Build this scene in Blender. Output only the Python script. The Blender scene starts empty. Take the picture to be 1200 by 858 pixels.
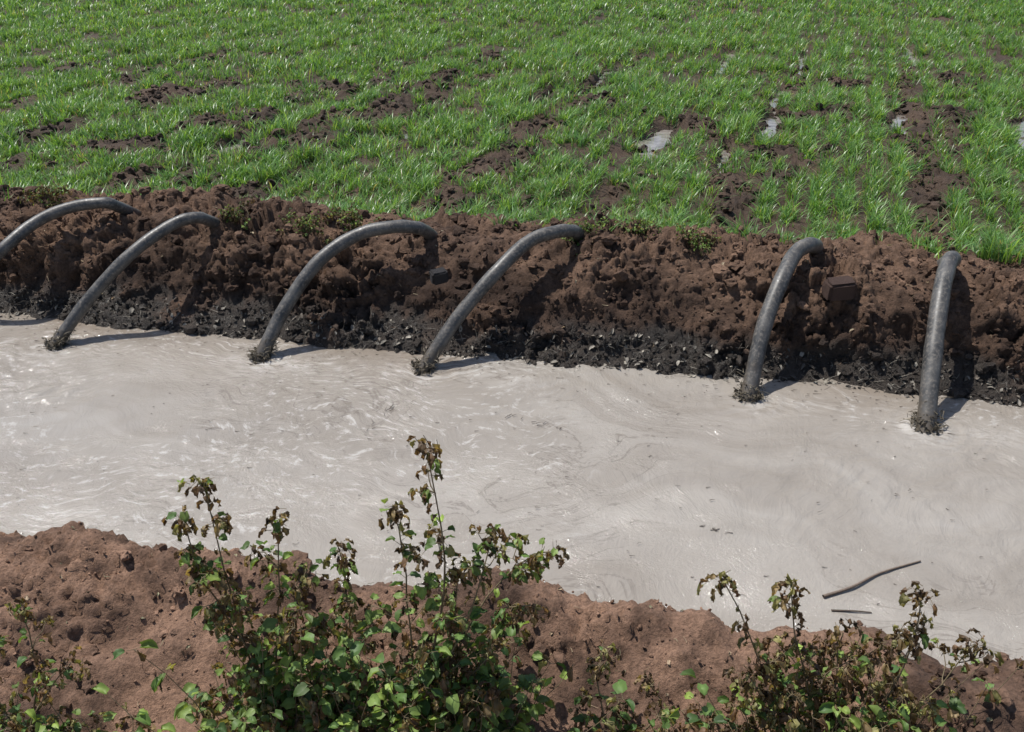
import bpy, math, bmesh
import numpy as np
from mathutils import Vector
rng=np.random.default_rng(7)
scene=bpy.context.scene
# ---------------------------------------------------------------- noise
def _h(ix,iy,iz,seed):
    n=(ix.astype(np.int64)*374761393+iy.astype(np.int64)*668265263+iz.astype(np.int64)*2147483647+seed*974634777)&0xFFFFFFFF
    n=((n^(n>>13))*1274126177)&0xFFFFFFFF
    n=((n^(n>>16))*2246822519)&0xFFFFFFFF
    n=n^(n>>15)
    return (n&0xFFFFFF)/float(0xFFFFFF)
def vn3(x,y,z,seed=0):
    ix=np.floor(x);iy=np.floor(y);iz=np.floor(z)
    fx=x-ix;fy=y-iy;fz=z-iz
    fx=fx*fx*fx*(fx*(fx*6-15)+10);fy=fy*fy*fy*(fy*(fy*6-15)+10);fz=fz*fz*(3-2*fz)
    ix=ix.astype(np.int64);iy=iy.astype(np.int64);iz=iz.astype(np.int64)
    def c(a,b,d): return _h(ix+a,iy+b,iz+d,seed)
    x00=c(0,0,0)*(1-fx)+c(1,0,0)*fx
    x10=c(0,1,0)*(1-fx)+c(1,1,0)*fx
    x01=c(0,0,1)*(1-fx)+c(1,0,1)*fx
    x11=c(0,1,1)*(1-fx)+c(1,1,1)*fx
    return ((x00*(1-fy)+x10*fy)*(1-fz)+(x01*(1-fy)+x11*fy)*fz)*2-1
def fbm(x,y,z,oct=4,seed=0,gain=.5):
    a=1.;s=0;t=0
    for i in range(oct):
        s=s+a*vn3(x,y,z,seed+i*17);t+=a;a*=gain
        x=x*2.03+3.1;y=y*2.03+1.7;z=z*2.03+5.3
    return s/t
def worley(x,y,z,seed=0):
    ix=np.floor(x).astype(np.int64);iy=np.floor(y).astype(np.int64);iz=np.floor(z).astype(np.int64)
    f1=np.full(x.shape,9.);f2=np.full(x.shape,9.);cid=np.zeros(x.shape);tl=np.zeros(x.shape)
    for a in(-1,0,1):
        for b in(-1,0,1):
            for c in(-1,0,1):
                jx=ix+a;jy=iy+b;jz=iz+c
                h0=_h(jx,jy,jz,seed);h1=_h(jx,jy,jz,seed+1);h2=_h(jx,jy,jz,seed+2)
                ox=x-jx-h0;oy=y-jy-h1;oz=z-jz-h2
                d=np.sqrt(ox**2+oy**2+oz**2)
                m=d<f1
                f2=np.where(m,f1,np.minimum(f2,d))
                h3=_h(jx,jy,jz,seed+3)
                cid=np.where(m,h3,cid)
                t=ox*((h0*7.3)%1-.5)+oy*((h1*9.1)%1-.5)+oz*((h2*5.7)%1-.5)
                tl=np.where(m,t,tl)
                f1=np.where(m,d,f1)
    return f1,f2,cid,tl*2
def sst(a,b,x):
    t=np.clip((x-a)/(b-a),0,1);return t*t*(3-2*t)
# ---------------------------------------------------------------- mesh helper
def make_mesh(name,V,F_flat,F_len,mats,matidx=None,col=None,smooth=True,parent=None):
    me=bpy.data.meshes.new(name)
    V=np.asarray(V,dtype=np.float32);F_flat=np.asarray(F_flat,dtype=np.int32);F_len=np.asarray(F_len,dtype=np.int32)
    me.vertices.add(len(V));me.vertices.foreach_set('co',V.ravel())
    me.loops.add(len(F_flat));me.loops.foreach_set('vertex_index',F_flat)
    me.polygons.add(len(F_len))
    st=np.concatenate([[0],np.cumsum(F_len)[:-1]]).astype(np.int32)
    me.polygons.foreach_set('loop_start',st)
    try: me.polygons.foreach_set('loop_total',F_len)
    except Exception: pass
    for m in mats: me.materials.append(m)
    if matidx is not None: me.polygons.foreach_set('material_index',np.asarray(matidx,dtype=np.int32))
    me.polygons.foreach_set('use_smooth',np.full(len(F_len),bool(smooth)))
    me.update(calc_edges=True)
    if col is not None:
        at=me.color_attributes.new('Col','FLOAT_COLOR','POINT')
        at.data.foreach_set('color',np.asarray(col,dtype=np.float32).ravel())
    ob=bpy.data.objects.new(name,me);scene.collection.objects.link(ob)
    if parent: ob.parent=parent
    return ob
# ---------------------------------------------------------------- material helpers
def newmat(name):
    m=bpy.data.materials.new(name);m.use_nodes=True
    nt=m.node_tree;nt.nodes.clear()
    out=nt.nodes.new('ShaderNodeOutputMaterial')
    b=nt.nodes.new('ShaderNodeBsdfPrincipled')
    nt.links.new(b.outputs[0],out.inputs[0])
    return m,nt,b,out
def N(nt,t,**k):
    n=nt.nodes.new(t)
    for a,v in k.items(): setattr(n,a,v)
    return n
def noise(nt,vec,scale,detail=4,rough=.5,dist=0.):
    n=N(nt,'ShaderNodeTexNoise');n.inputs['Scale'].default_value=scale;n.inputs['Detail'].default_value=detail
    n.inputs['Roughness'].default_value=rough;n.inputs['Distortion'].default_value=dist
    if vec is not None: nt.links.new(vec,n.inputs['Vector'])
    return n
def ramp(nt,fac,stops):
    r=N(nt,'ShaderNodeValToRGB');e=r.color_ramp.elements
    while len(e)<len(stops): e.new(.5)
    for i,(p,c) in enumerate(stops):
        e[i].position=p;e[i].color=(c,c,c,1) if not hasattr(c,'__len__') else tuple(c)+(1,)
    nt.links.new(fac,r.inputs[0]);return r
def mix(nt,fac,a,b,mode='MIX'):
    m=N(nt,'ShaderNodeMix',data_type='RGBA',blend_type=mode)
    for s,v in((m.inputs[0],fac),(m.inputs[6],a),(m.inputs[7],b)):
        if hasattr(v,'is_output'): nt.links.new(v,s)
        elif hasattr(v,'__len__'): s.default_value=tuple(v)+(1,)
        else: s.default_value=v if s.type=='VALUE' else (v,v,v,1)
    return m.outputs[2]
def math_(nt,op,a,b=None,clamp=False):
    m=N(nt,'ShaderNodeMath',operation=op);m.use_clamp=clamp
    for i,v in enumerate((a,b)):
        if v is None: continue
        if hasattr(v,'is_output'): nt.links.new(v,m.inputs[i])
        else: m.inputs[i].default_value=v
    return m.outputs[0]
def bump(nt,h,strength,dist,normal=None):
    b=N(nt,'ShaderNodeBump');b.inputs['Strength'].default_value=strength;b.inputs['Distance'].default_value=dist
    nt.links.new(h,b.inputs['Height'])
    if normal is not None: nt.links.new(normal,b.inputs['Normal'])
    return b.outputs[0]
# ---------------------------------------------------------------- materials
def soil_material():
    m,nt,b,o=newmat('soil')
    tc=N(nt,'ShaderNodeTexCoord');v=tc.outputs['Object']
    at=N(nt,'ShaderNodeAttribute',attribute_name='Col')
    n1=noise(nt,v,60,5,.7)
    r1=ramp(nt,n1.outputs[0],[(.3,.5),(.5,1.0),(.72,1.45)])
    c=mix(nt,1.,at.outputs['Color'],r1.outputs[0],'MULTIPLY')
    nt.links.new(c,b.inputs['Base Color'])
    damp=at.outputs['Alpha']
    ro=math_(nt,'SUBTRACT',.95,math_(nt,'MULTIPLY',damp,.6))
    nt.links.new(ro,b.inputs['Roughness'])
    b.inputs['Specular IOR Level'].default_value=.3
    n3=noise(nt,v,110,5,.75)
    bb=bump(nt,n3.outputs[0],1.,.015)
    nt.links.new(bb,b.inputs['Normal'])
    return m
SOIL=soil_material()
def foliage_material(name,trans=.35,rough=.42,spec=.4):
    m,nt,b,o=newmat(name)
    at=N(nt,'ShaderNodeAttribute',attribute_name='Col')
    nt.links.new(at.outputs['Color'],b.inputs['Base Color'])
    b.inputs['Roughness'].default_value=rough;b.inputs['Specular IOR Level'].default_value=spec
    tr=N(nt,'ShaderNodeBsdfTranslucent')
    c=mix(nt,1.,at.outputs['Color'],(1.6,1.5,.6),'MULTIPLY')
    nt.links.new(c,tr.inputs[0])
    ms=N(nt,'ShaderNodeMixShader');ms.inputs[0].default_value=trans
    nt.links.new(b.outputs[0],ms.inputs[1]);nt.links.new(tr.outputs[0],ms.inputs[2]);nt.links.new(ms.outputs[0],o.inputs[0])
    return m
WHEAT=foliage_material('wheat_leaf',.42,.36,.5)
LEAF=foliage_material('weed_leaf',.35,.5,.35)
def plain_col_material(name,rough=.8):
    m,nt,b,o=newmat(name)
    at=N(nt,'ShaderNodeAttribute',attribute_name='Col')
    tc=N(nt,'ShaderNodeTexCoord');n1=noise(nt,tc.outputs['Object'],120,3,.6)
    r=ramp(nt,n1.outputs[0],[(.3,.7),(.7,1.25)])
    nt.links.new(mix(nt,1.,at.outputs['Color'],r.outputs[0],'MULTIPLY'),b.inputs['Base Color'])
    b.inputs['Roughness'].default_value=rough
    return m
DEBRIS=plain_col_material('plant_litter',.75)
STEM=plain_col_material('weed_stem',.7)

# ---------------------------------------------------------------- layout (world metres)
ANG=math.radians(10.2)
ES=np.array([math.cos(ANG),-math.sin(ANG)]);ED=np.array([math.sin(ANG),math.cos(ANG)])
O=np.array([0.,4.20])
def sd(x,y):
    return (x-O[0])*ES[0]+(y-O[1])*ES[1],(x-O[0])*ED[0]+(y-O[1])*ED[1]
RD=.36 # furrow direction dx/dy
FUR=np.array([-14.6,-13.4,-12.1,-10.9,-9.6,-8.4,-7.1,-5.9,-4.6,-2.7,-1.55,0.,1.25,2.3,3.7,5.0,6.2,7.5,8.7,10.,11.2,12.5,13.7,15.])
SOILP=[(-4.45,8.84),(-3.21,6.9),(-3.99,10.5),(-3.01,8.84),(-2.61,7.3),(-2.03,8.84),(-2.0,10.6),(-1.25,10.19),(-1.0,10.6),(-.5,9.57),(.34,8.84),(.84,9.75),(-.45,12.25),(1.88,9.0),(2.32,7.68),(1.82,6.5),(1.6,6.0),(2.0,7.0),(3.16,9.2),(4.03,10.88),(5.4,10.88),(4.4,9.0),(3.45,7.05),(-.6,6.7),(-2.1,6.6),(-4.2,7.4),(-1.6,8.3),(.1,7.9),(-2.3,8.0),(-.9,11.2),(4.1,8.2),(-2.4,9.3),(-3.5,8.0),(-.2,7.3),(-1.2,9.4)]
PUD=[(1.41,8.6,.15,.45),(-.95,9.0,.08,.55),(-2.62,8.36,.08,.45),(1.06,11.4,.07,.9),(2.63,9.2,.08,.6),(5.0,8.3,.28,1.2),(4.03,9.2,.08,.5),(1.95,7.9,.07,.4),(.39,10.4,.07,.7),
 (3.0,10.2,.06,.6),(3.9,12.4,.06,.8),(2.9,12.7,.05,.8),(5.7,13.2,.06,.8)]
def furrow(x,y):
    q=x-RD*(y-8)+.08*vn3(x*.8,y*.8,x*0,3)
    f=np.zeros_like(x)
    for c in FUR: f=np.maximum(f,np.exp(-((q-c)/.17)**2))
    return f
def blobs(x,y,pts):
    f=np.zeros_like(x)
    wx_=x+.22*vn3(x*2.6,y*2.6,x*0,61);wy_=y+.3*vn3(x*2.6,y*2.6,x*0,62)
    if len(pts[0])>2: wx_,wy_=x+.09*vn3(x*5,y*3.5,x*0,61)+.04*vn3(x*14,y*12,x*0,63),y+.15*vn3(x*5,y*4,x*0,64)
    for p in pts:
        wx,wy=(p[2],p[3]) if len(p)>2 else (.26,.44)
        dy=wy_-p[1];dx=(wx_-p[0])-RD*dy
        f=np.maximum(f,np.exp(-((dx/wx)**2+(dy/wy)**2)))
    return f
def field_h(x,y):
    z0=x*0
    h=.085+.03*fbm(x*1.3,y*1.3,z0,3,5)-.05*furrow(x,y)*(.6+.6*vn3(x*.5,y*.5,z0,9))
    far=1-sst(14,22,y)
    h=h+far*(.03*fbm(x*9,y*9,z0,3,8)*(.5+1.2*blobs(x,y,SOILP)))
    h=h+.03*blobs(x,y,SOILP)-.13*blobs(x,y,PUD)
    return h
FWL=.022
def bare(x,y):
    z0=x*0
    n=fbm(x*3.5,y*3.5,z0,3,21)
    b=blobs(x,y,SOILP)*1.2+n*1.1
    m=sst(.38,.72,b)
    fu=furrow(x,y)*(.78+.75*fbm(x*.7,y*.45,z0,2,33))+.5*n
    m=np.maximum(m,.9*sst(.42,.72,fu)*(1-.45*sst(10,18,y)))
    m=np.maximum(m,sst(.2,.38,blobs(x,y,PUD)+.1*n))
    s,d=sd(x,y)
    edge=.98+.35*n+.4*sst(-.3,-2.3,x)+.25*vn3(x*1.6,y*0,z0,40)-.2*sst(1.6,2.6,x)
    m=np.maximum(m,1-sst(edge-.08,edge+.12,d))
    return m
prof=np.array([(-400,.3),(-60,.3),(-5,.32),(-4,.3),(-3.2,.12),(-2.65,.09),(-2.4,.19),(-2.22,.28),(-2.08,.29),(-1.96,.2),(-1.88,.05),(-1.8,-.06),(-1.55,-.22),(-.45,-.25),(-.1,-.09),(0,0),(.09,.05),(.18,.15),(.28,.28),(.4,.385),(.55,.44),(.8,.45),(1.05,.39),(1.35,.22),(1.65,.08),(2.0,.0),(2.4,0),(700,0)])
def bank_profile(d):
    k=np.linspace(-.05,.05,7);w=np.exp(-(k/.03)**2);w/=w.sum()
    return sum(wi*np.interp(d+ki,prof[:,0],prof[:,1]) for wi,ki in zip(w,k))
# ---------------------------------------------------------------- ground sheet
def grow(a,b,st,g):
    o=[a];s=st
    while o[-1]<b: o.append(o[-1]+s);s*=g
    return o
dl=[-d for d in grow(2.95,300,.05,1.2)][::-1]
dl+=list(np.arange(-2.93,-1.72,.0115))+list(np.arange(-1.7,-.2,.12))+list(np.arange(-.16,1.3,.0115))
dl+=list(np.arange(1.32,9,.04))+list(np.arange(9.05,22,.14))+grow(22.2,600,.3,1.2)
dl=np.array(dl)
sr=list(np.arange(4.22,7.5,.04))+grow(7.52,450,.05,1.09)
sl=np.array([-a for a in sr][::-1]+list(np.arange(-4.18,4.19,.0125))+sr)
D,S=np.meshgrid(dl,sl,indexing='ij')
Z=bank_profile(D)
eps=.02
slope=(bank_profile(D+eps)-bank_profile(D-eps))/(2*eps)
nl=np.sqrt(1+slope**2);nd=-slope/nl;nz=1/nl
wand=.05*fbm(S*.9,D*0,D*0,3,50)
Xw=O[0]+S*ES[0]+D*ED[0];Yw=O[1]+S*ES[1]+D*ED[1]
bankm=(1-sst(1.3,1.75,D))*sst(-30,-5,D)
near=1-sst(-1.8,-1.5,D)
bed=sst(-1.85,-1.7,D)*(1-sst(-.25,-.1,D))
amp=bankm*(1-.85*bed)*(1-sst(8,30,np.abs(S)))
c=lambda k:(S*k,D*k,Z*k)
disp=.055*fbm(*c(2.6),3,60)+.05*fbm(*c(6),3,61)
sel=(amp>.01)&(np.abs(S)<12)&(bed<.99)
def masked(fn):
    r=np.zeros_like(S);r[sel]=fn(S[sel],D[sel],Z[sel]);return r
def clodfn(k,seed,a):
    def g(s,d,z):
        wx=.3*vn3(s*k*.9,d*k*.9,z*k*.9,seed+9)
        f1,f2,cid,tl=worley(s*k+wx,d*k-wx,z*k,seed)
        e=np.clip(f2-f1,0,.22)/.22
        return a*(.35*e+.75*cid+1.1*tl)
    return g
# patches of the banks are smeared smooth, others stay cloddy
rough=.3+.85*sst(-.2,.4,fbm(S*1.9,D*2.5,Z*2.5,2,66))
nw=rough*(1-.6*near)
disp=disp+nw*masked(clodfn(8,70,.045))+nw*masked(clodfn(19,75,.03))+rough*masked(clodfn(43,77,.013))
disp=disp+.010*masked(lambda s,d,z:fbm(s*50,d*50,z*50,2,80))
disp=disp+.06*near*fbm(*c(3.5),2,64)
low=sst(-.02,.1,Z+.0)
disp=(disp-.03)*amp*(.35+.65*low)
X2=D+nd*disp;Zf=Z+nz*disp
X2=X2+wand*amp
wf=sst(1.35,1.8,D)
Xw=O[0]+S*ES[0]+X2*ED[0];Yw=O[1]+S*ES[1]+X2*ED[1]
fh=field_h(Xw,Yw)
fs=(D>1.3)&(D<12)&(np.abs(S)<9)
t=np.zeros_like(S);t[fs]=clodfn(13,90,.03)(Xw[fs],Yw[fs],Xw[fs]*0)
BR=bare(Xw,Yw)
Zf=Zf+wf*(fh+t*(.2+.8*BR)*(1-blobs(Xw,Yw,PUD)))
cn=fbm(S*3,D*3,Z*3,3,100);cf=np.zeros_like(S);cf[sel]=fbm(S[sel]*14,D[sel]*14,Z[sel]*14,2,101)
def lerp(a,b,t): return a*(1-t[...,None])+b*t[...,None]
dark=np.array([.05,.03,.021]);red=np.array([.18,.11,.073]);redn=np.array([.315,.19,.128]);wet=np.array([.048,.041,.035]);fieldc=np.array([.07,.045,.03])
hi=sst(.2,.42,Zf)
k=np.clip(.12+.45*hi+.8*cn+.6*cf,0,1)
col=lerp(dark*np.ones(3),red*np.ones(3),k)
k2=np.clip(.66+1.0*cn+.6*cf,0,1)
coln=lerp(dark*2.0*np.ones(3),redn*np.ones(3),k2)
col=col*(1-near[...,None])+coln*near[...,None]
damp=(1-near)*(1-sst(.06,.2,Zf+.13*cn+.06*cf))+near*(1-sst(.03,.08,Zf))
damp=damp*(1-wf)
col=lerp(col,wet*np.ones(3),np.clip(damp,0,1)*.9)
fd=np.clip(.5+cn,0,1)
fcol=lerp(fieldc*.75*np.ones(3),fieldc*1.3*np.ones(3),fd)
col=lerp(col,fcol,wf)
damp=np.clip(damp+wf*(.3+.7*(1-sst(.02,.06,Zf))),0,1)
colA=np.concatenate([col,damp[...,None]],-1)
nd_,ns_=D.shape
V=np.stack([Xw,Yw,Zf],-1).reshape(-1,3)
idx=np.arange(nd_*ns_).reshape(nd_,ns_)
Q=np.stack([idx[:-1,:-1],idx[:-1,1:],idx[1:,1:],idx[1:,:-1]],-1).reshape(-1,4)
ground=make_mesh('ground',V,Q.ravel(),np.full(len(Q),4),[SOIL],None,colA.reshape(-1,4))
def grid_normals():
    P=V.reshape(nd_,ns_,3)
    a=np.gradient(P,axis=0);b=np.gradient(P,axis=1)
    n=np.cross(b,a);n/=np.linalg.norm(n,axis=-1,keepdims=True)+1e-9
    return n.reshape(-1,3)
GN=grid_normals()
# ---------------------------------------------------------------- clods
def ico(sub):
    bm=bmesh.new();bmesh.ops.create_icosphere(bm,subdivisions=sub,radius=1)
    a=np.array([v.co[:] for v in bm.verts]);b=np.array([[v.index for v in f.verts] for f in bm.faces]);bm.free();return a,b
ICO={1:ico(1),2:ico(2),3:ico(3)}
Df=D.ravel();Sf=S.ravel();Zr=Zf.ravel();colr=colA.reshape(-1,4)
def pick(mask,n,w=None):
    ids=np.nonzero(mask)[0]
    if w is not None:
        p=w[ids];p=p/p.sum();return rng.choice(ids,n,p=p)
    return rng.choice(ids,n)
ins=np.abs(Sf)<4.15
groups=[]
m=ins&(Df>.0)&(Df<1.4)&(Zr>.0)
groups.append((pick(m,5500),.004,.013,1.5,1))
groups.append((pick(m,1100),.012,.036,2.3,2))
groups.append((pick(ins&(Df>0)&(Df<.3),2500),.004,.013,1.5,1))
groups.append((pick(ins&(Df>.4)&(Df<1.05),130),.022,.05,1.6,3))
groups.append((pick(ins&(Df<-1.95)&(Df>-2.7),45),.018,.042,1.8,3))
m=ins&(Df<-1.84)&(Df>-2.9)&(Zr>.0)
groups.append((pick(m,5500),.0025,.008,1.6,1))
groups.append((pick(m,500),.008,.028,2.2,2))
fm=(np.abs(Sf)<7.4)&(Df>1.5)&(Df<9)
bw=np.zeros(len(Df));ii=np.nonzero(fm)[0];bw[ii]=BR.ravel()[ii]**2*np.where(np.abs(Sf[ii])>4.19,3.2,1)+1e-6
groups.append((pick(fm,3800,bw),.01,.05,2.0,2))
CV=[];CC=[];CF=[];off=0
for ids,r0,r1,pw,sub in groups:
    IV,IF=ICO[sub]
    n=len(ids)
    r=r0+(r1-r0)*rng.random(n)**pw
    base=V[ids]+GN[ids]*(r*.2)[:,None]+rng.normal(0,.004,(n,3))
    sc=rng.uniform(.6,1.25,(n,1,3))
    ph=rng.uniform(0,100,(n,1,3))
    P=np.repeat(IV[None],n,0)
    q=P*1.3+ph
    rad=1+.5*vn3(q[...,0],q[...,1],q[...,2],5)+.3*vn3(q[...,0]*2.5,q[...,1]*2.5,q[...,2]*2.5,6)
    P=P*rad[...,None]*sc*r[:,None,None]
    th=rng.uniform(0,6.28,n);ct,stt=np.cos(th)[:,None],np.sin(th)[:,None]
    P=np.stack([P[...,0]*ct-P[...,1]*stt,P[...,0]*stt+P[...,1]*ct,P[...,2]*.8],-1)
    P=P+base[:,None]
    cc=colr[ids].copy();cc[:,:3]*=rng.uniform(.75,1.4,(n,1))
    CV.append(P.reshape(-1,3));CC.append(np.repeat(cc,len(IV),0))
    CF.append((IF[None]+(off+np.arange(n)*len(IV))[:,None,None]).reshape(-1,3));off+=n*len(IV)
CF=np.concatenate(CF)
make_mesh('soil_clods',np.concatenate(CV),CF.ravel(),np.full(len(CF),3),[SOIL],None,np.concatenate(CC),smooth=False)
# ---------------------------------------------------------------- siphon tube paths
TD=[
 [(-3.35,4.71,0),(-3.16,4.74,.22),(-2.95,4.79,.40),(-2.82,4.98,.50),(-2.65,5.08,.56),(-2.45,5.12,.58)],
 [(-2.55,4.39,0),(-2.39,4.52,.2),(-2.16,4.67,.42),(-1.97,4.86,.53),(-1.85,4.94,.55)],
 [(-1.37,4.24,0),(-1.24,4.4,.23),(-1.06,4.56,.44),(-.86,4.69,.54),(-.67,4.73,.57),(-.56,4.78,.55)],
 [(-.47,4.12,0),(-.3,4.26,.22),(-.09,4.4,.43),(.09,4.58,.54),(.24,4.65,.57),(.33,4.72,.55)],
 [(1.19,3.83,0),(1.28,4.04,.28),(1.39,4.22,.46),(1.50,4.40,.54),(1.58,4.46,.565),(1.63,4.51,.545)],
 [(1.97,3.55,0),(2.05,3.81,.28),(2.14,4.04,.47),(2.22,4.20,.54),(2.265,4.27,.56),(2.30,4.32,.54)]]
RT=[.034,.034,.037,.037,.041,.043]
# ---------------------------------------------------------------- canal water
def water_material():
    m,nt,b,o=newmat('muddy_water')
    fl=N(nt,'ShaderNodeAttribute',attribute_name='flow');vw=fl.outputs['Vector']
    f2=N(nt,'ShaderNodeAttribute',attribute_name='flow_fine');vf=f2.outputs['Vector']
    st=N(nt,'ShaderNodeMapping');st.inputs['Scale'].default_value=(.45,2.2,1);nt.links.new(vw,st.inputs[0]);vs=st.outputs[0]
    st2=N(nt,'ShaderNodeMapping');st2.inputs['Scale'].default_value=(.6,1.5,1);nt.links.new(vf,st2.inputs[0]);vfs=st2.outputs[0]
    at=N(nt,'ShaderNodeAttribute',attribute_name='Col')
    sep=N(nt,'ShaderNodeSeparateColor');nt.links.new(at.outputs['Color'],sep.inputs[0])
    shore,foot,m1,m2=sep.outputs[0],sep.outputs[1],sep.outputs[2],at.outputs['Alpha']
    big=noise(nt,vs,1.3,5,.6)
    c=mix(nt,ramp(nt,big.outputs[0],[(.3,0),(.68,1)]).outputs[0],(.262,.232,.197),(.355,.326,.288))
    c=mix(nt,math_(nt,'MULTIPLY',shore,math_(nt,'ADD',.35,big.outputs[0])),c,(.205,.162,.122))
    ln=noise(nt,vs,2.6,5,.65)
    l=math_(nt,'ABSOLUTE',math_(nt,'SUBTRACT',ln.outputs[0],.5))
    lr=ramp(nt,l,[(.0,1),(.006,.7),(.016,0)])
    c=mix(nt,math_(nt,'MULTIPLY',math_(nt,'MULTIPLY',lr.outputs[0],m1),.45),c,(.12,.096,.077))
    fn=noise(nt,vfs,20,5,.7)
    fr=ramp(nt,fn.outputs[0],[(.54,0),(.65,1)])
    c=mix(nt,math_(nt,'MULTIPLY',math_(nt,'MULTIPLY',fr.outputs[0],m2),.55),c,(.6,.575,.54))
    dr=ramp(nt,fn.outputs[0],[(.33,1),(.42,0)])
    c=mix(nt,math_(nt,'MULTIPLY',math_(nt,'MULTIPLY',dr.outputs[0],m1),.45),c,(.16,.135,.112))
    c=mix(nt,math_(nt,'MULTIPLY',foot,ramp(nt,fn.outputs[0],[(.42,0),(.52,1)]).outputs[0]),c,(.6,.57,.53))
    nt.links.new(c,b.inputs['Base Color'])
    b.inputs['Roughness'].default_value=.09;b.inputs['IOR'].default_value=1.36;b.inputs['Specular IOR Level'].default_value=.7
    g2=noise(nt,vf,34,5,.7)
    bb=bump(nt,g2.outputs[0],.65,.011)
    nt.links.new(bb,b.inputs['Normal'])
    return m
WATER=water_material()
wl_s=np.array([-a for a in grow(4.0,120,.05,1.1)][::-1]+list(np.arange(-3.98,3.99,.0125))+grow(4.0,120,.05,1.1))
wl_d=np.arange(-2.12,.16,.0125)
WD,WS=np.meshgrid(wl_d,wl_s,indexing='ij');W0=WS*0
fx=WS+.62*fbm(WS*1.0,WD*1.0,W0,2,240)+.17*fbm(WS*3.2,WD*3.2,W0,2,212);fy=WD+.62*fbm(WS*1.0,WD*1.0,W0,2,241)+.17*fbm(WS*3.2,WD*3.2,W0,2,213)
wxp=WS+.25*fbm(WS*1.1,WD*1.1,W0,2,200);wyp=WD+.2*fbm(WS*1.1,WD*1.1,W0,2,201)
gx=WS+.22*fbm(WS*1.5,WD*1.5,W0,2,230)+.03*vn3(WS*9,WD*9,W0,232);gy=WD+.22*fbm(WS*1.5,WD*1.5,W0,2,231)+.03*vn3(WS*9,WD*9,W0,233)
WZ=.006*fbm(wxp*3.5,wyp*7,W0,3,202)+.0025*fbm(fx*4,fy*9,W0,3,204)
rip=np.exp(-(((WS+2.7)/1.1)**2+((WD+.65)/.45)**2))+.9*np.exp(-(((WS-2.1)/1.4)**2+((WD+1.1)/.55)**2))+.4
rip=rip*(.6+.8*fbm(WS*1.8,WD*2.5,W0,2,207))
WZ=WZ+rip*.0075*(fbm(gx*13,gy*22,W0,2,203)+.25*vn3(gx*34,gy*42,W0,206))
WX=O[0]+WS*ES[0]+WD*ED[0];WY=O[1]+WS*ES[1]+WD*ED[1]
foot=np.zeros_like(WS)
for P in TD:
    rr=np.hypot((WX-P[0][0]),(WY-P[0][1]))
    WZ=WZ+.0055*np.sin(rr*80+4*vn3(WX*7,WY*7,W0,7))*np.exp(-rr/.15)
    # scum trails downstream (towards +s) of every inlet
    s0,d0_=sd(P[0][0],P[0][1]);ds=WS-s0;dd=WD-d0_+.12*ds
    tr=np.exp(-(dd/(.06+.12*np.abs(ds)))**2)*np.exp(-np.maximum(ds,0)/.35)*(ds>-.08)
    foot=np.maximum(foot,np.maximum(.9*np.exp(-(rr/.15)**2),.7*tr)*(.6+.6*vn3(WX*9,WY*9,W0,12)))
shore=np.exp(-np.abs(WD-.02)/.26)*(.6+.6*vn3(WS*2,WD*2,W0,9))
m1=sst(-.1,.25,fbm(WS*1.7,WD*1.7,W0,3,220));m2=sst(-.15,.25,fbm(WS*1.1,WD*1.4,W0,3,221))
wc=np.stack([np.clip(shore,0,1),np.clip(foot,0,1),m1,m2],-1).reshape(-1,4)
WV=np.stack([WX,WY,WZ],-1).reshape(-1,3)
a,b_=WD.shape;idx=np.arange(a*b_).reshape(a,b_)
Q=np.stack([idx[:-1,:-1],idx[:-1,1:],idx[1:,1:],idx[1:,:-1]],-1).reshape(-1,4)
wo=make_mesh('canal_water',WV,Q.ravel(),np.full(len(Q),4),[WATER],None,wc)
fa=wo.data.attributes.new('flow','FLOAT_VECTOR','POINT');fa.data.foreach_set('vector',np.stack([fx,fy,W0],-1).astype(np.float32).ravel())
fa=wo.data.attributes.new('flow_fine','FLOAT_VECTOR','POINT');fa.data.foreach_set('vector',np.stack([gx,gy,W0],-1).astype(np.float32).ravel())
m,nt,b,o=newmat('furrow_water_mat')
tc=N(nt,'ShaderNodeTexCoord');n=noise(nt,tc.outputs['Object'],12,4,.6)
nt.links.new(ramp(nt,n.outputs[0],[(.35,(.15,.125,.105)),(.65,(.29,.265,.24))]).outputs[0],b.inputs['Base Color'])
b.inputs['Roughness'].default_value=.04;b.inputs['IOR'].default_value=1.36;b.inputs['Specular IOR Level'].default_value=.8
nt.links.new(bump(nt,n.outputs[0],.12,.02),b.inputs['Normal'])
def quadw(s0,s1,d0,d1,z):
    return [tuple(O+s*ES+d*ED)+(z,) for s,d in((s0,d0),(s1,d0),(s1,d1),(s0,d1))]
make_mesh('furrow_water',quadw(-40,40,1.75,60,FWL),[0,1,2,3],[4],[m])
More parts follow.
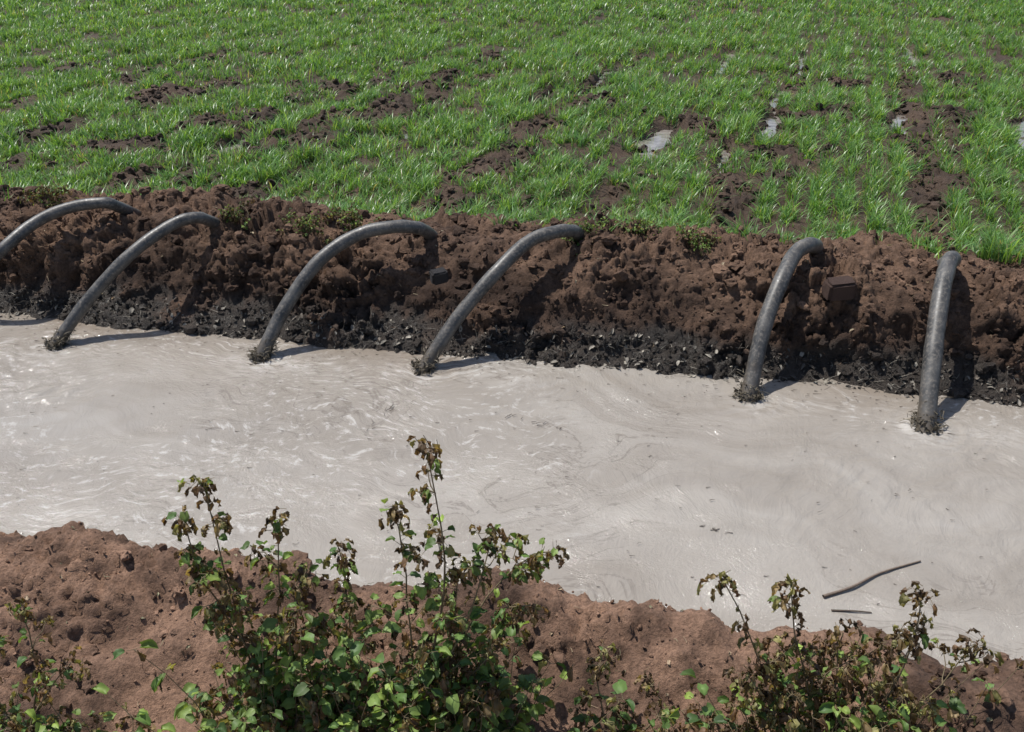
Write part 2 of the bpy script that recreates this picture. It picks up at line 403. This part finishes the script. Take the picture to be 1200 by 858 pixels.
# ---------------------------------------------------------------- wheat
def blades(xy,h,w,K,tufts=9,spread=.03):
    n=len(xy)
    P=np.repeat(xy,tufts,0)+rng.normal(0,spread,(n*tufts,2))
    hh=np.repeat(h,tufts)*rng.uniform(.5,1.2,n*tufts);ww=w*rng.uniform(.7,1.3,n*tufts)
    th=rng.uniform(0,2*math.pi,n*tufts);lean=rng.uniform(.2,1.15,n*tufts)
    gz=field_h(P[:,0],P[:,1])-.008
    s_,d_=sd(P[:,0],P[:,1])
    wfb=sst(1.35,1.8,d_);gz=gz*wfb+bank_profile(d_)-.02*(1-wfb)
    dx,dy=np.cos(th),np.sin(th);tw=rng.uniform(-.9,.9,n*tufts)
    vs=[];cs=[]
    tone=np.repeat(rng.uniform(.75,1.25,n),tufts)*rng.uniform(.65,1.35,n*tufts)
    yel=np.clip(np.repeat(rng.normal(0,.25,n),tufts)+rng.normal(.3,.35,n*tufts),0,1)
    dry=rng.random(n*tufts)<.03
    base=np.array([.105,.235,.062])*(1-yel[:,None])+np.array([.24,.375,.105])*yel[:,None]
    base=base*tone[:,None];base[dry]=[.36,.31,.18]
    for k in range(K+1):
        t=k/K
        off=hh*lean*t**1.7;z=gz+hh*(t-.32*lean*t**2.6)
        cx=P[:,0]+dx*off;cy=P[:,1]+dy*off
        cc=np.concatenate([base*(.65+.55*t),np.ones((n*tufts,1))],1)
        if k<K:
            hw=ww*.5*(1-t)**.45*(1 if k else .6)
            a=th+math.pi/2+tw*t
            vs.append(np.stack([cx-np.cos(a)*hw,cy-np.sin(a)*hw,z],-1));vs.append(np.stack([cx+np.cos(a)*hw,cy+np.sin(a)*hw,z],-1));cs+=[cc,cc]
        else: vs.append(np.stack([cx,cy,z],-1));cs.append(cc)
    per=2*K+1
    VV=np.stack(vs,1);C=np.stack(cs,1);M=n*tufts
    o_=np.arange(M)*per
    quads=[np.stack([o_+2*k,o_+2*k+1,o_+2*k+3,o_+2*k+2],1) for k in range(K-1)]
    tri=np.stack([o_+2*K-2,o_+2*K-1,o_+2*K],1)
    return VV.reshape(-1,3),C.reshape(-1,4),quads,tri
def scatter(y0,y1,dens):
    xw=y1*.66+1.2
    area=(y1-y0)*2*xw;n=int(area*dens)
    xy=np.stack([rng.uniform(-xw,xw,n),rng.uniform(y0,y1,n)],-1)
    xy=xy[np.abs(xy[:,0])<xy[:,1]*.66+1.2];n=len(xy)
    q=xy[:,0]-RD*xy[:,1]+.03*vn3(xy[:,0]*1.2,xy[:,1]*1.2,xy[:,0]*0,77);row=.21
    rowc=np.round(q/row)*row
    xy[:,0]+=(rowc-q)*.58
    s_,d_=sd(xy[:,0],xy[:,1])
    b=bare(xy[:,0],xy[:,1])
    x_,y_=xy[:,0],xy[:,1]
    dn=.72+.6*fbm(x_*1.1,y_*1.1,x_*0,3,300)+.85*fbm(x_*5,y_*4,x_*0,2,305)
    keep=(d_>.75)&(rng.random(n)<(1-b)*np.clip(dn,.08,1)+.01)
    return xy[keep]
WVs=[];WCs=[];FQ=[];FT=[];off=0
for (y0,y1,dens,h,w,K,tu,sp) in [(4.4,7.5,480,.145,.008,3,8,.028),(7.5,11,340,.16,.010,3,8,.03),(11,16,210,.17,.014,2,8,.034),(16,26,100,.175,.022,2,8,.04),(26,48,16,.17,.05,2,8,.12)]:
    xy=scatter(y0,y1,dens)
    hh=h*(.85+.3*vn3(xy[:,0]*1.5,xy[:,1]*1.5,xy[:,0]*0,310)+.4*vn3(xy[:,0]*6,xy[:,1]*5,xy[:,0]*0,311))
    vv,cc,qs,tr=blades(xy,hh,w,K,tu,sp)
    WVs.append(vv);WCs.append(cc)
    for q in qs: FQ.append(q+off)
    FT.append(tr+off);off+=len(vv)
FQ=np.concatenate(FQ);FT=np.concatenate(FT)
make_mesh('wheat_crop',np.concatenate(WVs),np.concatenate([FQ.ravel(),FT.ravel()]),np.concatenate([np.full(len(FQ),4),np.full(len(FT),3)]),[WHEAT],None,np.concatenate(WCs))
# ---------------------------------------------------------------- generic part builder
class MB:
    def __init__(s): s.v=[];s.f=[];s.m=[];s.c=[]
    def tube(s,pts,r0,r1,n=6,col=(.1,.08,.04),mi=0,taper=True,rs=None):
        pts=[Vector(p) for p in pts];b0=len(s.v);L=len(pts)
        up=Vector((.13,.27,1)).normalized();prev=None
        for i,p in enumerate(pts):
            d=(pts[min(i+1,L-1)]-pts[max(i-1,0)]).normalized()
            if prev is None:
                x=d.cross(up)
                if x.length<.01:x=d.cross(Vector((1,0,0)))
                x.normalize()
            else:
                x=(prev-d*prev.dot(d)).normalized()
            prev=x;y=d.cross(x)
            r=rs[i] if rs is not None else r0+(r1-r0)*i/(L-1)
            for k in range(n):
                a=2*math.pi*k/n;s.v.append(p+x*math.cos(a)*r+y*math.sin(a)*r);s.c.append(col)
        for i in range(L-1):
            for k in range(n):
                k2=(k+1)%n
                s.f.append((b0+i*n+k,b0+i*n+k2,b0+(i+1)*n+k2,b0+(i+1)*n+k));s.m.append(mi)
    def leaf(s,base,d,L,W,droop,fold,col,mi=1,crump=0.,lobed=False):
        base=Vector(base);d=Vector(d).normalized()
        up=Vector((0,0,1))
        side=d.cross(up)
        if side.length<.05: side=Vector((1,0,0))
        side.normalize();side=(side+Vector(rng.normal(0,.35,3))).normalized()
        prof=[.06,.72,1.,.86,.5,.04];b0=len(s.v);p=base.copy()
        n=len(prof);seg=L/(n-1)
        for i,wf_ in enumerate(prof):
            nrm=side.cross(d).normalized()
            hw=W*.5*wf_
            for u in(-1,-.5,0,.5,1):
                back=-d*(.18*L*abs(u) if i==1 else 0)
                q=p+side*u*hw*math.cos(fold*abs(u))+nrm*abs(u)*hw*math.sin(fold)+back
                if crump: q=q+Vector(rng.normal(0,crump,3))
                s.v.append(q);k=(1.25 if u==0 else 1.)*(.9+.2*rng.random());s.c.append(tuple(c*k for c in col))
            d=(d+Vector((0,0,-1))*droop/(n-1)+Vector(rng.normal(0,.05+crump*8,3))).normalized()
            side=(side-d*side.dot(d)).normalized()
            p=p+d*seg
        for i in range(n-1):
            for k in range(4):
                a=b0+i*5+k;s.f.append((a,a+1,a+6,a+5));s.m.append(mi)
    def build(s,name,mats,parent=None,smooth=True):
        c=np.array([tuple(x)[:3]+(1,) for x in s.c])
        return make_mesh(name,np.array([tuple(v) for v in s.v]),np.array([i for f in s.f for i in f]),np.array([len(f) for f in s.f]),mats,s.m,c,smooth,parent)
def catmull(P,sub):
    P=[Vector(p) for p in P];Q=[P[0]*2-P[1]]+P+[P[-1]*2-P[-2]];o=[]
    for i in range(1,len(Q)-2):
        for j in range(sub):
            t=j/sub;p0,p1,p2,p3=Q[i-1:i+3]
            o.append(.5*((2*p1)+(p2-p0)*t+(2*p0-5*p1+4*p2-p3)*t*t+(3*p1-p0-3*p2+p3)*t**3))
    o.append(P[-1]);return o
# ---------------------------------------------------------------- siphon tubes
def tube_material():
    m,nt,b,o=newmat('weathered_polythene')
    tc=N(nt,'ShaderNodeTexCoord');v=tc.outputs['Object']
    n1=noise(nt,v,11,6,.65);n2=noise(nt,v,70,4,.65)
    c=mix(nt,ramp(nt,n1.outputs[0],[(.35,0),(.65,1)]).outputs[0],(.035,.035,.035),(.11,.105,.098))
    c=mix(nt,math_(nt,'MULTIPLY',ramp(nt,n2.outputs[0],[(.5,0),(.66,1)]).outputs[0],.55),c,(.24,.21,.175))
    sx=N(nt,'ShaderNodeSeparateXYZ');nt.links.new(v,sx.inputs[0])
    z=math_(nt,'ADD',sx.outputs[2],math_(nt,'MULTIPLY',math_(nt,'SUBTRACT',n1.outputs[0],.5),.35))
    mr=ramp(nt,z,[(.03,1),(.13,0)])
    c=mix(nt,mr.outputs[0],c,(.1,.083,.064))
    nt.links.new(c,b.inputs['Base Color'])
    nt.links.new(ramp(nt,n2.outputs[0],[(.3,.34),(.7,.6)]).outputs[0],b.inputs['Roughness'])
    nt.links.new(bump(nt,n2.outputs[0],.25,.003),b.inputs['Normal'])
    return m
TUBE=tube_material()
ED3=Vector((ED[0],ED[1],0))
for P,r in zip(TD,RT):
    P=[Vector(p) for p in P]
    d0=(P[0]-P[1]).normalized()
    start=P[0]+d0*.1
    e=(P[-1]-P[-2]);eh=Vector((e.x,e.y,0)).normalized()
    L=P[-1]
    ext=[L+eh*.05+ED3*.05+Vector((0,0,-.045)),L+eh*.07+ED3*.22+Vector((0,0,-.17)),L+eh*.08+ED3*.5+Vector((0,0,-.4))]
    path=catmull([start]+P+ext,8)
    mb=MB();n=24
    rs=[r*(1+.02*math.sin(i*.9)+.015*rng.normal()) for i in range(len(path))]
    rs[0]=rs[1]=r*1.03
    mb.tube(path,r,r,n,(.15,.15,.15),0,rs=rs)
    mb.tube(path[:5],r*.86,r*.86,n,(.05,.05,.05),0);mb.tube(path[-5:][::-1],r*.86,r*.86,n,(.05,.05,.05),0)
    ob=mb.build('siphon_tube',[TUBE])
    db=MB();f=P[0]
    for i in range(210):
        a=rng.uniform(0,6.28);rad=r*(1.0+abs(rng.normal(0,.4)))
        hz=max(-.01,rng.normal(.02,.028))
        q=f-d0*(hz/max(.3,-d0.z))+Vector((math.cos(a)*rad,math.sin(a)*rad,0))
        Ln=rng.uniform(.012,.055);dr=Vector((rng.normal(),rng.normal(),rng.normal()*.6)).normalized()
        g=rng.uniform(.5,1.3);base=(.11,.09,.06) if rng.random()<.7 else (.22,.19,.14)
        db.tube([q,q+dr*Ln*.5+Vector((0,0,rng.normal(0,.004))),q+dr*Ln],rng.uniform(.001,.004),.0008,4,tuple(x*g for x in base),0)
    for i in range(30):
        a=rng.uniform(0,6.28);rad=r*rng.uniform(.9,1.6)
        q=f+Vector((math.cos(a)*rad,math.sin(a)*rad,rng.uniform(0,.03)));g=rng.uniform(.6,1.2)
        db.leaf(q,Vector(rng.normal(0,1,3)),.03,.02,.5,.6,(.12*g,.1*g,.07*g),0,.002)
    db.build('inlet_debris',[DEBRIS],ob)
# ---------------------------------------------------------------- weeds
def rvec(s=1.): return Vector(rng.normal(0,s,3))
def stem_path(a,b,bow=.05,n=9):
    a=Vector(a);b=Vector(b);w1=rvec(bow);w2=rvec(bow)
    return [a.lerp(b,t)+w1*math.sin(math.pi*t)+w2*math.sin(2*math.pi*t)*.5+rvec(.0025) for t in np.linspace(0,1,n)]
def leafcol(brown):
    if rng.random()<brown:
        g=rng.uniform(.6,1.3);c=[(.30,.22,.115),(.21,.13,.075),(.28,.26,.11),(.14,.095,.06)][rng.integers(4)]
        return tuple(x*g for x in c),True
    g=rng.uniform(.6,1.35);c=[(.11,.185,.05),(.18,.26,.07),(.07,.13,.04),(.26,.36,.08)][rng.choice(4,p=[.34,.36,.15,.15])]
    return tuple(x*g for x in c),False
def weed(name,stems,brown=.4,density=1.,size=.038,ground_fill=None,fill_n=0):
    mb=MB();scol=(.17,.13,.07)
    def put(q,d,br,sz):
        col,w=leafcol(br)
        pet=q+d*rng.uniform(.008,.022)+Vector((0,0,-.004 if w else .003))
        mb.tube([q,pet],.0009,.0007,4,scol,0)
        if w: mb.leaf(pet,d+Vector((0,0,-.7)),sz*.95,sz*.65,rng.uniform(1.2,2.4),rng.uniform(.6,1.3),col,1,.003)
        else: mb.leaf(pet,d,sz,sz*.85,rng.uniform(.4,1.6),rng.uniform(.1,.9),col,1,.0016)
    for st in stems:
        a,b=st[0],st[1];r=st[2] if len(st)>2 else .0035
        path=stem_path(a,b,.03,11)
        mb.tube(path,r,.0015,6,scol,0)
        L=(Vector(b)-Vector(a)).length
        nl=int(L*62*density)
        for i in range(nl):
            t=rng.uniform(.12,1);k=t*(len(path)-1);j=min(int(k),len(path)-2);q=path[j].lerp(path[j+1],k-j)
            a_=rng.uniform(0,6.28);d=Vector((math.cos(a_),math.sin(a_),rng.uniform(-.1,.7))).normalized()
            put(q,d,brown*(.5+.9*t),size*rng.uniform(.45,1.1)*(1.1-.4*t))
        nb=int(L*13*density)
        for i in range(nb):
            t=rng.uniform(.2,.95);k=t*(len(path)-1);j=int(k);q=path[j]
            a_=rng.uniform(0,6.28);bl=rng.uniform(.05,.15)*(1.15-t*.6)
            e=q+Vector((math.cos(a_),math.sin(a_)*.8,rng.uniform(.3,1.0))).normalized()*bl
            bp=stem_path(q,e,.006,5);mb.tube(bp,.0018,.0009,5,scol,0)
            for i2 in range(int(4+bl*34)):
                u=rng.uniform(.25,1);q2=bp[min(4,int(u*5))]
                a2=rng.uniform(0,6.28);put(q2,Vector((math.cos(a2),math.sin(a2),rng.uniform(-.2,.6))),brown*1.1,size*rng.uniform(.4,.9))
            for i2 in range(4):
                put(e,rvec().normalized(),min(1,brown*1.6),size*rng.uniform(.4,.7))
        for i in range(16):
            put(path[-1]+rvec(.014),rvec().normalized(),min(1,brown*1.7),size*rng.uniform(.4,.75))
    if ground_fill:
        (cx,cy,cz),(sx,sy,sz)=ground_fill
        for i in range(fill_n):
            q=Vector((cx+rng.normal(0,sx),cy+rng.normal(0,sy),max(.1,cz+rng.normal(0,sz))))
            r0=Vector((q.x*.6+cx*.4+rng.normal(0,.02),q.y*.6+cy*.4,.1))
            bp=stem_path(r0,q,.012,5);mb.tube(bp,.0018,.0009,5,scol,0)
            for j in range(8):
                u=rng.integers(2,5);a2=rng.uniform(0,6.28)
                put(bp[u],Vector((math.cos(a2),math.sin(a2),rng.uniform(-.1,.8))),brown*.9,size*rng.uniform(.5,1.1))
    return mb.build(name,[STEM,LEAF])
weed('wilted_weed',[((-.70,1.74,.12),(-.77,1.80,.97),.004),((-.68,1.74,.12),(-.84,1.80,.87)),((-.66,1.74,.12),(-.60,1.80,.84),.0035),((-.62,1.76,.12),(-.45,1.80,.75)),((-.7,1.76,.12),(-.55,1.78,.7)),((-.6,1.74,.12),(-.5,1.74,.55))],.52,.9,.044,((-.6,1.70,.34),(.17,.07,.1)),100)
weed('wilted_weed',[((-.25,1.72,.12),(-.21,1.80,1.07),.005),((-.24,1.74,.12),(-.30,1.80,.88)),((-.22,1.74,.35),(-.05,1.80,.80),.003),((-.2,1.74,.3),(.11,1.80,.75),.0035),((-.2,1.72,.2),(.05,1.75,.6)),((-.22,1.74,.12),(-.14,1.78,.7)),((-.25,1.72,.12),(-.05,1.72,.5))],.52,.9,.044,((-.17,1.70,.34),(.18,.07,.1)),100)
weed('wilted_weed',[((.84,1.58,.1),(.525,1.66,.78),.004),((.85,1.58,.1),(.69,1.66,.75)),((.88,1.58,.1),(1.03,1.66,.72),.004),((.9,1.58,.1),(1.2,1.66,.56)),((.86,1.58,.1),(.84,1.64,.62)),((.8,1.58,.1),(.6,1.6,.52)),((.86,1.58,.1),(.95,1.62,.58))],.8,1.,.043,((.83,1.58,.34),(.21,.07,.1)),125)
weed('wilted_weed',[((-1.3,1.6,.1),(-1.24,1.66,.68)),((-1.28,1.6,.1),(-1.15,1.64,.5)),((-1.32,1.6,.1),(-1.4,1.66,.6))],.55,.8,.04,((-1.22,1.6,.22),(.08,.05,.08)),25)
weed('wilted_weed',[((.3,1.66,.1),(.25,1.72,.42)),((.32,1.66,.1),(.38,1.7,.36))],.6,.8,.036,((.3,1.66,.2),(.08,.05,.05)),10)
for (x,y,h,br) in [(-.98,5.02,.12,.4),(-1.2,4.95,.1,.3),(.42,4.82,.12,.1),(1.0,4.72,.09,.3),(-2.9,5.4,.12,.5),(-1.7,5.1,.08,.4),(.75,4.9,.07,.1)]:
    weed('crest_weed',[((x+rng.normal(0,.03),y,.40),(x+rng.normal(0,.06),y-.02,.44+h*rng.uniform(.7,1.2)),.002) for _ in range(5)],br,1.4,.026)
# ---------------------------------------------------------------- litter
mb=MB()
def litter(n,mask,lo,hi,pal,flakes=.4):
    ids=pick(mask,n)
    for i in ids:
        q=Vector(V[i])+Vector(GN[i])*.004;q.z=max(q.z,.004)
        nn=Vector(GN[i]);dr=rvec();dr=(dr-nn*dr.dot(nn)*.8).normalized()
        c=pal[rng.integers(len(pal))];g=rng.uniform(.6,1.3);c=tuple(x*g for x in c)
        L=rng.uniform(lo,hi)
        if rng.random()<flakes: mb.leaf(q,dr,L*.6,L*.4,rng.uniform(0,1),rng.uniform(.2,1),c,0,.001)
        else: mb.tube([q,q+dr*L*.5+rvec(.002),q+dr*L],rng.uniform(.0008,.002),.0006,4,c,0)
pal=[(.2,.18,.15),(.12,.1,.08),(.3,.27,.22),(.07,.06,.05)]
litter(2300,ins&(Df>-.02)&(Df<.16),.015,.07,pal,.45)
litter(600,ins&(Df>.1)&(Df<1.2),.015,.05,[(.28,.2,.12),(.16,.1,.06),(.35,.28,.18)],.35)
litter(900,ins&(Df<-1.86)&(Df>-2.8),.012,.04,[(.3,.22,.14),(.16,.1,.06),(.22,.2,.12)],.5)
mb.build('plant_litter',[DEBRIS])
def stick(pts,r,col=(.1,.075,.055),name='floating_stick'):
    m=MB();p=catmull(pts,5);m.tube(p,r,r*.5,8,col,0);m.build(name,[DEBRIS])
stick([(1.13,2.41,.008),(1.25,2.455,.012),(1.38,2.53,.011),(1.56,2.60,.008)],.006,(.16,.12,.09))
stick([(1.14,2.345,.003),(1.22,2.34,.005),(1.28,2.335,.003)],.004)
mb=MB()
for i in range(600):
    s=rng.uniform(-3.8,3.8);d=rng.uniform(-1.8,-.02) if rng.random()<.6 else -abs(rng.normal(0,.12))-.02
    x,y=O+s*ES+d*ED;dr=Vector((rng.normal(1,.4),rng.normal(0,.3),0)).normalized();L=rng.uniform(.005,.026)*(1 if rng.random()<.94 else 2);g=rng.uniform(.5,1.3)
    q=Vector((x,y,.006));mb.tube([q,q+dr*L*.5+Vector((0,rng.normal(0,.003),0)),q+dr*L],rng.uniform(.0008,.002),.0006,4,(.13*g,.1*g,.075*g),0)
# loose strings of scum and straw seen mid-canal
for (cx,cy,n_,sx,sy) in [(-.62,3.66,16,.03,.07),(.06,3.6,14,.08,.04),(.81,2.79,8,.04,.01)]:
    for i in range(n_):
        u=rng.normal();q=Vector((cx+sx*u+rng.normal(0,.008),cy+sy*u*(1 if sx<sy else -1)+rng.normal(0,.008),.006));dr=Vector((sx+rng.normal(0,.02),sy+rng.normal(0,.02),0)).normalized()
        L=rng.uniform(.01,.035);mb.tube([q,q+dr*L*.5+Vector((0,rng.normal(0,.004),0)),q+dr*L],.0018,.0006,4,(.09,.07,.055),0)
mb.build('floating_debris',[DEBRIS])
def stone(x,y,z,sx,sy,sz,rot,col):
    bm=bmesh.new();bmesh.ops.create_cube(bm,size=1);bmesh.ops.bevel(bm,geom=bm.edges[:],offset=.12,segments=3,affect='EDGES')
    bmesh.ops.subdivide_edges(bm,edges=bm.edges[:],cuts=1)
    for v in bm.verts:
        v.co+=v.co.normalized()*float(rng.normal(0,.025))
    me=bpy.data.meshes.new('stone');bm.to_mesh(me);bm.free();me.materials.append(SOIL)
    at=me.color_attributes.new('Col','FLOAT_COLOR','POINT');at.data.foreach_set('color',np.tile(np.array(col+(.1,),dtype=np.float32),len(me.vertices)))
    ob=bpy.data.objects.new('stone',me);scene.collection.objects.link(ob);ob.location=(x,y,z);ob.scale=(sx,sy,sz);ob.rotation_euler=(.1,-.08,rot)
stone(1.70,4.22,.42,.15,.10,.10,.1,(.12,.075,.06));stone(-.4,4.48,.38,.09,.07,.07,.4,(.06,.055,.055))
# ---------------------------------------------------------------- light, world, camera
tosun=Vector((-.40,.26,1.0)).normalized()
el=math.asin(tosun.z)
sun=bpy.data.lights.new('sun','SUN');sun.energy=5.0;sun.angle=math.radians(.53);sun.color=(1,.965,.91)
so=bpy.data.objects.new('sun',sun);scene.collection.objects.link(so);so.rotation_euler=tosun.to_track_quat('Z','Y').to_euler()
w=bpy.data.worlds.new('World');scene.world=w;w.use_nodes=True;nt=w.node_tree
sky=nt.nodes.new('ShaderNodeTexSky');sky.sky_type='NISHITA';sky.sun_disc=False;sky.sun_elevation=el;sky.sun_rotation=math.atan2(tosun.x,tosun.y)
bg=nt.nodes['Background'];bg.inputs[1].default_value=.12;nt.links.new(sky.outputs[0],bg.inputs[0])
cam=bpy.data.cameras.new('camera');co=bpy.data.objects.new('camera',cam);scene.collection.objects.link(co)
cam.sensor_width=36;cam.lens=36*1039/1200;cam.clip_end=2000;cam.clip_start=.05
co.location=(0,0,2.3);co.rotation_euler=(math.radians(61),0,0);scene.camera=co
scene.view_settings.view_transform='Standard';scene.view_settings.look='None';scene.view_settings.exposure=0
